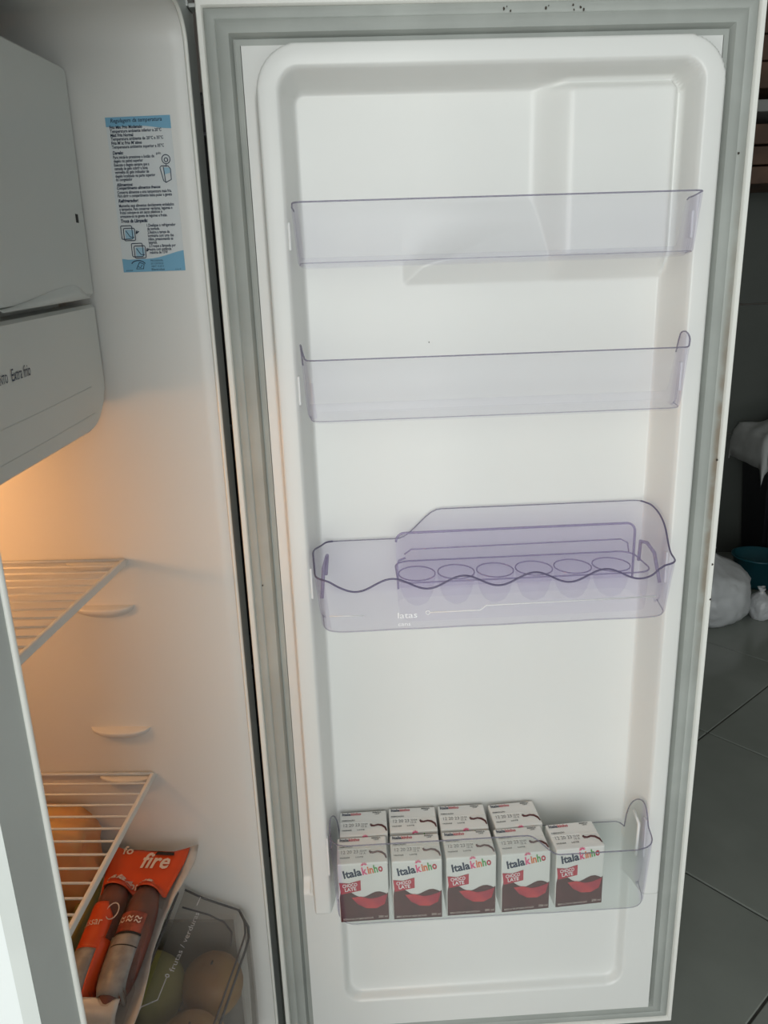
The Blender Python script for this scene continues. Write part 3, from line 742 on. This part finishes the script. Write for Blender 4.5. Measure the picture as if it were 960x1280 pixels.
def fruit(x, y, z, r, col, alt, label, squash=.94, name='fruit'):
    root = thing(name, label, 'fruit', (x, y, z))
    bm = bmesh.new(); bmesh.ops.create_icosphere(bm, subdivisions=3, radius=r)
    for v in bm.verts:
        n_ = v.co.normalized(); d = 1 + .035 * noise.noise(n_ * 2.0 + Vector((x * 50, y * 50, 0))); dim = .16 * math.exp(-((n_.x ** 2 + n_.y ** 2) / .05)) * (1 if n_.z > 0 else .6)
        v.co = v.co * d * (1 - dim); v.co.z = v.co.z * squash + r * squash * .985
    bm_obj('flesh', bm, mat('skin_' + label[:14].replace(' ', '_'), col, .45, alt=alt, scale=18), root, True)
    tube('stem', [(0, 0, r * squash * 1.62), (.001, .001, r * squash * 1.80), (.003, .002, r * squash * 1.95)], .0014, mat('stem_brown', (.08, .05, .03), .8), root, 6)
FZ0 = .0275
fruit(-.163, -.070, .128, .046, (.50, .46, .20), (.38, .38, .13), 'pale yellow-green apple under the drawer front, largest fruit showing', .95, 'apple')
fruit(-.168, -.166, .130, .040, (.52, .36, .16), (.42, .27, .11), 'tan fruit half hidden at the bottom edge, below the sausage pack')
fruit(-.091, -.140, .126, .040, (.58, .38, .15), (.50, .28, .10), 'orange-tan fruit at the drawer corner below the other fruit')
fruit(-.085, -.056, .1275, .040, (.56, .36, .13), (.42, .22, .08), 'golden orange fruit beside the right drawer wall')
for a in ((-.14, -.06), (-.105, -.10), (-.15, -.155), (-.085, -.175), (-.20, -.10), (-.082, -.030 - .02)):
    pass
fruit(-.118, -.072, FZ0, .049, (.50, .34, .13), (.40, .25, .09), 'brownish fruit deep in the drawer, under the apple'); fruit(-.130, -.172, FZ0, .050, (.48, .33, .15), (.40, .25, .09), 'dull orange fruit deep in the drawer, near the bottom edge')

# ------------------------------------------------------------------ sausage pack lying against the right wall
def sausage_pack():
    A = Vector((-.157, -.012, .340)); B = Vector((-.166, -.232, .2885))          # head at the wall, tail towards the left
    ax = (B - A).normalized(); side = Vector((1, 0.0, 0)); side = (side - ax * side.dot(ax)).normalized(); nrm = side.cross(ax); 
    if nrm.z < 0: nrm = -nrm
    Lg = (B - A).length
    root = thing('sausage_pack', 'orange and clear vacuum pack holding two smoked sausages', 'sausage pack', A.lerp(B, .5) - Vector((0, 0, .018)))
    ro = Vector(root.location)
    def P(s, t, h): return A + ax * (s * Lg) + side * t + nrm * h - ro            # s 0..1 along, t across, h above
    FILM = mat('pack_white_film', (.62, .60, .57), .3, var=.12, scale=40, bump=.3); ORA = mat('pack_orange', (.72, .085, .018), .3, var=.12, scale=25)
    SAU = mat('sausage_brown', (.22, .040, .018), .35, alt=(.11, .020, .010), scale=45, bump=.4)
    CLR = clear('pack_clear_film', (.96, .93, .91), (.6, .57, .54), .06, .15); SILV = mat('pack_grey_panel', (.40, .38, .36), .35, var=.35, scale=60)
    hw = lambda s: .052 - .010 * sm(.05, .35, s) + .000 * s
    def hgt(s, t):
        k = max(0, math.cos(t / .044 * PI / 2)) if abs(t) < .044 else 0
        return .002 + .012 * sm(.13, .24, s) * (1 - sm(.86, .98, s)) * k
    def sheet(name, s0, s1, t0, t1, hf, material, ns=26, nt=14, thick=.0008, edge=None, parent=root):
        V, F = [], []
        for i in range(ns + 1):
            s = s0 + (s1 - s0) * i / ns
            for j in range(nt + 1):
                q = j / nt; t = t0(s) + (t1(s) - t0(s)) * q
                V.append(P(s + (edge(q) if edge and i == 0 else 0), t, hf(s, t)))
        for i in range(ns):
            for j in range(nt):
                a = i * (nt + 1) + j; F.append((a, a + 1, a + nt + 2, a + nt + 1))
        o = mesh_obj(name, V, F, material, parent, True); md = o.modifiers.new('t', 'SOLIDIFY'); md.thickness = thick; return o
    wav = lambda q: .055 * math.sin(q * PI) - .015
    wrk = lambda s, t: .0020 * noise.noise(Vector((s * 9, t * 60, 1)))
    sheet('back_film', 0, 1.0, lambda s: -hw(s) - .003, lambda s: hw(s) + .008 + .004 * math.sin(s * 9), lambda s, t: -.004 + 2 * wrk(s, t) + (.010 * sm(.030, .055, t)), FILM, edge=wav)
    # two sausages side by side
    two = lambda s, t, c, r: c
    sg = []
    for c, r, s0, s1 in ((-.0200, .0180, .23, .93), (.0190, .0190, .26, .90)):
        path, rad = [], []
        for k in range(17):
            q = k / 16; s = s0 + (s1 - s0) * q
            path.append(P(s, c + .003 * math.sin(q * PI), .013)); rad.append(r * (1 - abs(2 * q - 1) ** 5 * .75))
        sg.append(tube('sausage', path, rad, SAU, root, 14))
    def over(s, t):
        h = .004
        for c, r, s0, s1 in ((-.0200, .0180, .23, .93), (.0190, .0190, .26, .90)):
            q = (s - s0) / (s1 - s0)
            if 0 < q < 1:
                rr_ = r * (1 - abs(2 * q - 1) ** 5 * .75) + .0012; d = t - c - .003 * math.sin(q * PI)
                if abs(d) < rr_: h = max(h, .013 + math.sqrt(rr_ * rr_ - d * d))
        return h + wrk(s, t) * .5
    hdr = lambda s, t: .0062 + (over(s, t) - .0040) * sm(.14, .27, s) + .0008
    hd = sheet('printed_header', .025, .315, lambda s: -hw(s) + .002, lambda s: hw(s) - .001, hdr, ORA, 22, 20, edge=wav)
    sheet('clear_film', .20, .97, lambda s: -hw(s) + .002, lambda s: hw(s) - .002, over, CLR, 40, 28, .0004)
    lay = lambda e: (lambda s, t: over(s, t) + e)
    sheet('printed_label', .42, .66, lambda s: -.037, lambda s: -.004 - .010 * sm(.50, .42, s), lay(.0012), ORA, 14, 10, .0004)
    sheet('printed_stripe', .60, .88, lambda s: -.008, lambda s: .001, lay(.0014), ORA, 10, 5, .0004)
    sheet('grey_panel', .66, .90, lambda s: -.037, lambda s: -.008, lay(.0010), SILV, 10, 10, .0004)
    sheet('grey_panel', .58, .86, lambda s: .001, lambda s: .036, lay(.0010), SILV, 12, 12, .0004)
    sheet('printed_label', .47, .575, lambda s: .003, lambda s: .035, lay(.0012), mat('pack_rust', (.42, .09, .05), .4, alt=(.25, .05, .03), scale=120, stops=(.45, .55)), 8, 10, .0004)
    sheet('dark_stripe', .575, .585, lambda s: .003, lambda s: .036, lay(.0016), INKB, 2, 10, .0003); sheet('dark_stripe', .64, .645, lambda s: .003, lambda s: .036, lay(.0016), INKB, 2, 10, .0003)
    # folded tail flap
    sheet('folded_tail', .86, 1.10, lambda s: -.040 + .01 * sm(1.0, 1.1, s), lambda s: .034 - .012 * sm(.98, 1.1, s), lambda s, t: .020 - .020 * sm(.86, 1.0, s) - .020 * sm(.98, 1.1, s) + .010 * math.exp(-((s - .93) / .03) ** 2) * (1 - (t / .05) ** 2), FILM, 24, 14, .0008)
    sheet('red_stripe', .93, 1.06, lambda s: -.020, lambda s: -.012, lambda s, t: .0225 - .020 * sm(.86, 1.0, s) - .020 * sm(.98, 1.1, s) + .010 * math.exp(-((s - .93) / .03) ** 2), ORA, 14, 3, .0004)
    # lettering on the header, following its face
    def letters(name, body, s, t, size, width, m_, rot=0.0, parent=root, e=.0022, hf=None, **k):
        T_ = TextSheet().add(body, 0, 0, size, width, rot=rot, **k)
        hf = hf or hdr
        V = [P(s - v.y / Lg, t + v.x, hf(s - v.y / Lg, t + v.x) + e) for v in T_.V]
        return mesh_obj(name, V, T_.F, m_, parent)
    CRM = mat('pack_lettering', (.78, .66, .58), .5)
    letters('lettering', 'fire', .150, -.004, .030, .036, CRM, bold=.02, shear=.2); letters('lettering', 'fo', .070, -.034, .016, .014, CRM, bold=.02)
    prismV = [P(s, t, .011) for s, t in ((.055, .012), (.055, .034), (.075, .035), (.075, .010))]; mesh_obj('black_tag', prismV, [(0, 1, 2, 3)], INKB, root)
    letters('lettering', 'Calabresa', .285, -.036, .016, .062, CRM, bold=.02, rot=-.02, e=.0030)
    letters('lettering', '\u2248\u2248\u2248', .54, .006, .02, .026, CRM, hf=lay(.0008)); letters('lettering', 'assar', .55, -.034, .013, .022, CRM, hf=lay(.0008))
    tube('round_seal', [P(.47 + .010 / Lg * math.cos(i * PI / 8) , -.006 + .007 * math.sin(i * PI / 8), over(.47, -.006) + .004) for i in range(16)], .0007, CRM, root, 5, True)
    return root
sausage_pack()

# ------------------------------------------------------------------ packaged food under the lower wire shelf
def pouch(name, label, cx, cy, z0, sx, sy, sz, material, seed, extra=None, rot=0.0, tipx=0.0):
    root = thing(name, label, 'food package', (cx, cy, z0), (tipx, 0, rot))
    bm = bmesh.new(); bmesh.ops.create_cube(bm, size=2); bmesh.ops.subdivide_edges(bm, edges=bm.edges[:], cuts=9, use_grid_fill=True)
    for v in bm.verts:
        c = v.co.copy(); k = (abs(c.x) ** 6 + abs(c.y) ** 6 + abs(c.z) ** 6) ** (1 / 6)
        c = c / max(k, 1e-6) * max(abs(c.x), abs(c.y), abs(c.z)); nz = 1 + .10 * noise.noise(c * 2.2 + Vector((seed, 0, 0))) + .05 * noise.noise(c * 6 + Vector((0, seed, 0)))
        v.co = Vector((c.x * sx * nz, c.y * sy * nz, c.z * sz * (1 + .06 * noise.noise(c * 3 + Vector((seed, seed, 0)))) + sz * 1.02))
    body = bm_obj('wrapper', bm, material, root, True)
    if extra: extra(root)
    return root
YEL = mat('wrapper_yellow', (.74, .46, .15), .35, alt=(.72, .33, .14), scale=14, bump=.25); PNK = mat('wrapper_pinkish', (.68, .42, .30), .35, alt=(.72, .34, .18), scale=16, bump=.25)
OLV = mat('wrapper_olive', (.34, .27, .06), .4, alt=(.26, .22, .06), scale=10, bump=.2); CLRB = mat('wrapper_milky', (.42, .40, .38), .3, alt=(.30, .28, .27), scale=20, bump=.4)
def seam(root):
    tube('seal_seam', [(-.09, -.03 , .137), (-.03, -.032, .139), (.04, -.031, .139), (.10, -.03, .136)], .002, YEL, root, 6)
CT = CZ + .0055
def flat_words(body, size, width, x, y, z):
    return lambda root: (TextSheet().add(body, 0, 0, size, width, bold=.03).build('lettering', INKB, root, frame((x, y, z), (1, 0, 0), (0, 1, 0))))
pouch('food_package', 'yellow and orange food package under the wire shelf, touching the right wall', -.318, -.047, CT, .100, .036, .0735, YEL, 1.3, flat_words('FRANGO', .012, .05, -.035, -.024, .1590))
pouch('food_package', 'pinkish orange food package in front of the yellow one', -.352, -.142, CT, .078, .040, .058, PNK, 4.1)
pouch('food_package', 'milky clear plastic bag at the near end of the shelf', -.325, -.252, CT, .075, .054, .040, CLRB, 7.7)
pouch('food_package', 'olive yellow rounded package beside the sausage pack', -.2235, -.125, CT, .0105, .100, .024, OLV, 2.2)
pouch('food_package', 'small orange tub wedged between the wrapped packages', -.2505, -.112, CT, .0115, .018, .042, mat('tub_orange', (.62, .13, .02), .35, alt=(.55, .33, .06), scale=12), 5.5)

# ------------------------------------------------------------------ things behind the door
def blob_bag(name, label, cat, loc, sx, sy, sz, material, seed):
    root = thing(name, label, cat, loc)
    bm = bmesh.new(); bmesh.ops.create_icosphere(bm, subdivisions=5, radius=1)
    for v in bm.verts:
        n_ = v.co.normalized(); d = 1 + .13 * noise.noise(n_ * 1.6 + Vector((seed, 0, 0))) + .07 * (1 - abs(noise.noise(n_ * 4 + Vector((0, seed, 0))))) + .03 * noise.noise(n_ * 11)
        c = n_ * d; c.z = max(c.z, -.72); k = 1 - .55 * sm(.55, 1.05, c.z)
        v.co = Vector((c.x * sx * k, c.y * sy * k, (c.z + .72) * sz))
    bm_obj('bag_body', bm, material, root, True)
    V, F = [], []
    for i in range(7):
        z = 1.60 * sz + i * .07 * sz; r = (.10 + .02 * i) * sz + (.0 if i > 1 else .006)
        for j in range(14): a = 2 * PI * j / 14; rr2 = r * (1 + .35 * math.sin(3 * a + i) * (i / 6)); V.append((rr2 * math.cos(a), rr2 * math.sin(a), z))
    for i in range(6):
        for j in range(14): F.append((i * 14 + j, i * 14 + (j + 1) % 14, (i + 1) * 14 + (j + 1) % 14, (i + 1) * 14 + j))
    mesh_obj('tied_top', V, F, material, root, True)
    return root
BAGM = mat('bag_white_film', (.62, .63, .64), .35, var=.15, scale=8, bump=.3)
blob_bag('plastic_bag', 'full white plastic bag on the tiled floor behind the door', 'plastic bag', (1.205, 1.66, FZ), .145, .15, .130, BAGM, 3.0)
blob_bag('plastic_bag', 'small white plastic bag knotted beside the larger one', 'plastic bag', (1.387, 1.62, FZ), .036, .045, .055, BAGM, 9.0)
def lathe(name, prof, material, parent, n=28, loc=None):
    V, F = [], []
    for r, z in prof:
        for j in range(n): V.append((r * math.cos(2 * PI * j / n), r * math.sin(2 * PI * j / n), z))
    for i in range(len(prof) - 1):
        for j in range(n): F.append((i * n + j, i * n + (j + 1) % n, (i + 1) * n + (j + 1) % n, (i + 1) * n + j))
    return mesh_obj(name, V, F, material, parent, True, loc)
TEAL = mat('teal_plastic', (.012, .085, .11), .35)
bk = thing('bucket', 'teal plastic basin on the floor behind the white bag', 'basin', (1.515, 1.93, FZ))
lathe('body', [(.001, .004), (.068, .004), (.072, .0), (.078, .01), (.092, .112), (.097, .113), (.097, .118), (.088, .118), (.074, .012), (.001, .010)], TEAL, bk)
tube('rim', [(.096 * math.cos(i * PI / 16), .096 * math.sin(i * PI / 16), .116) for i in range(32)], .004, TEAL, bk, 8, True)
BLK = mat('black_plastic', (.010, .010, .014), .45, var=.3, scale=12)
bn_ = thing('tall_bin', 'tall black bin against the dark tiled wall', 'bin', (1.705, 2.165, FZ))
def taper_box(name, w0, d0, w1, d1, z0, z1, material, parent, bev=.012):
    bm = bmesh.new(); box_bm(bm, -.5, .5, -.5, .5, 0, 1)
    for v in bm.verts:
        k = v.co.z; v.co = Vector((v.co.x * (w0 + (w1 - w0) * k), v.co.y * (d0 + (d1 - d0) * k), z0 + (z1 - z0) * k))
    bmesh.ops.bevel(bm, geom=bm.edges[:], offset=bev, segments=2, affect='EDGES'); return bm_obj(name, bm, material, parent)
taper_box('body', .22, .20, .28, .26, 0, .52, BLK, bn_); taper_box('rim', .30, .28, .30, .28, .505, .535, BLK, bn_, .006)
CL = mat('cloth_white', (.55, .56, .55), .8, var=.15, scale=12, bump=.3)
def drape():
    root = thing('cloth_bag', 'crumpled white cloth bag draped over the black bin', 'cloth', (1.705, 2.155, FZ + .538))
    V, F = [], []; N = 30
    for i in range(N + 1):
        for j in range(N + 1):
            x = (i / N - .5) * .46; y = (j / N - .5) * .40
            o_ = max(0, abs(x + .02) - .155) * 1.0 + max(0, abs(y) - .145) * 1.0
            z = .010 + .085 * math.exp(-(x * x + y * y) / .012) - o_ * 2.3 + .022 * noise.noise(Vector((x * 9, y * 9, 3))) * (1 if o_ == 0 else .3) + .012
            V.append((max(-.182, min(.166, x * .95)), max(-.158, min(.158, y * .95)), z))
    for i in range(N):
        for j in range(N): a = i * (N + 1) + j; F.append((a, a + 1, a + N + 2, a + N + 1))
    o = mesh_obj('folds', V, F, CL, root, True); o.modifiers.new('t', 'SOLIDIFY').thickness = .003
    tube('drawstring', [(-.16, -.16, .0), (-.168, -.166, -.06), (-.160, -.168, -.12)], .004, CL, root, 6)
drape()
pt = thing('potted_plant', 'small green leafy plant on the cloth above the black bin', 'plant', (1.755, 2.155, FZ + .66))
LEAF = mat('leaf_green', (.035, .085, .03), .5, var=.4, scale=20)
lathe('pot', [(.001, 0), (.032, 0), (.042, .06), (.046, .06), (.046, .066), (.039, .066), (.030, .01), (.001, .01)], mat('pot_grey', (.2, .2, .19), .6), pt, 20)
lme = None
for k in range(16):
    a = k * 2.4; rr3 = .05 + .03 * random.random(); h = .07 + .10 * random.random()
    if lme is None:
        V = []; F = []
        for i in range(7):
            t = i / 6; w_ = .017 * math.sin(PI * min(1, t * .97 + .03)) + .0008
            V += [(-w_, t * .075, .012 * math.sin(t * 2.6) - .002), (0, t * .075, .012 * math.sin(t * 2.6)), (w_, t * .075, .012 * math.sin(t * 2.6) - .002)]
        for i in range(6):
            for j in range(2): F.append((i * 3 + j, i * 3 + j + 1, (i + 1) * 3 + j + 1, (i + 1) * 3 + j))
        o = mesh_obj('leaf', V, F, LEAF, pt, True); lme = o.data
    else:
        o = bpy.data.objects.new('leaf', lme); link(o, pt)
    o.location = (.018 * math.cos(a), .018 * math.sin(a), h); o.rotation_euler = (.5 - .9 * random.random(), 0, a - PI / 2)
    tube('stalk', [(0, 0, .02), (.010 * math.cos(a), .010 * math.sin(a), h * .6), (.018 * math.cos(a), .018 * math.sin(a), h)], .0012, LEAF, pt, 5)
ca_ = thing('white_canister', 'pale canister with a black foot at the right picture edge', 'canister', (1.625, 1.655, FZ))
lathe('body', [(.001, .03), (.125, .03), (.135, .05), (.137, .28), (.130, .31), (.06, .34), (.001, .342)], mat('canister_pale', (.42, .42, .40), .35, var=.1), ca_)
lathe('foot', [(.001, 0), (.150, 0), (.154, .012), (.148, .034), (.13, .042), (.001, .042)], BLK, ca_)
WOOD = mat('shelf_wood', (.15, .082, .05), .6, alt=(.09, .05, .032), scale=10)
sh = thing('wooden_shelf', 'brown wooden wall shelf above the dark tiles', 'shelf', (1.95, 2.16, 1.36))
for k, (z0, z1, d, m_) in enumerate(((0, .055, .13, WOOD), (.062, .12, .125, WOOD), (.127, .19, .125, WOOD), (.225, .262, .14, mat('shelf_grey_edge', (.30, .30, .29), .6)), (.30, .38, .12, WOOD), (.385, .46, .12, WOOD), (.465, .56, .12, WOOD))):
    box('board', -.62, .62, -d, .135, z0, z1, m_, sh, .003)
# dark appliance in the gap behind the hinge side
ap = thing('dark_cabinet', 'tall dark cabinet glimpsed through the narrow gap beside the hinge', 'cabinet', (-.42, .62, FZ))
DC = mat('cabinet_dark', (.014, .012, .014), .5, var=.3, scale=6)
box('body', -.38, .37, -.18, .25, .06, 1.42, DC, ap, .006); box('plinth', -.36, .35, -.15, .24, 0, .06, DC, ap)
for z0, z1 in ((.08, .52), (.53, .96), (.97, 1.40)):
    d = box('door_panel', -.370, .360, -.198, -.18, z0, z1, DC, ap, .004)
    tube('handle', [(.26, -.198, z1 - .05), (.26, -.215, z1 - .048), (.33, -.215, z1 - .048), (.33, -.198, z1 - .05)], .004, mat('handle_grey', (.12, .12, .13), .35, .7), d, 8)
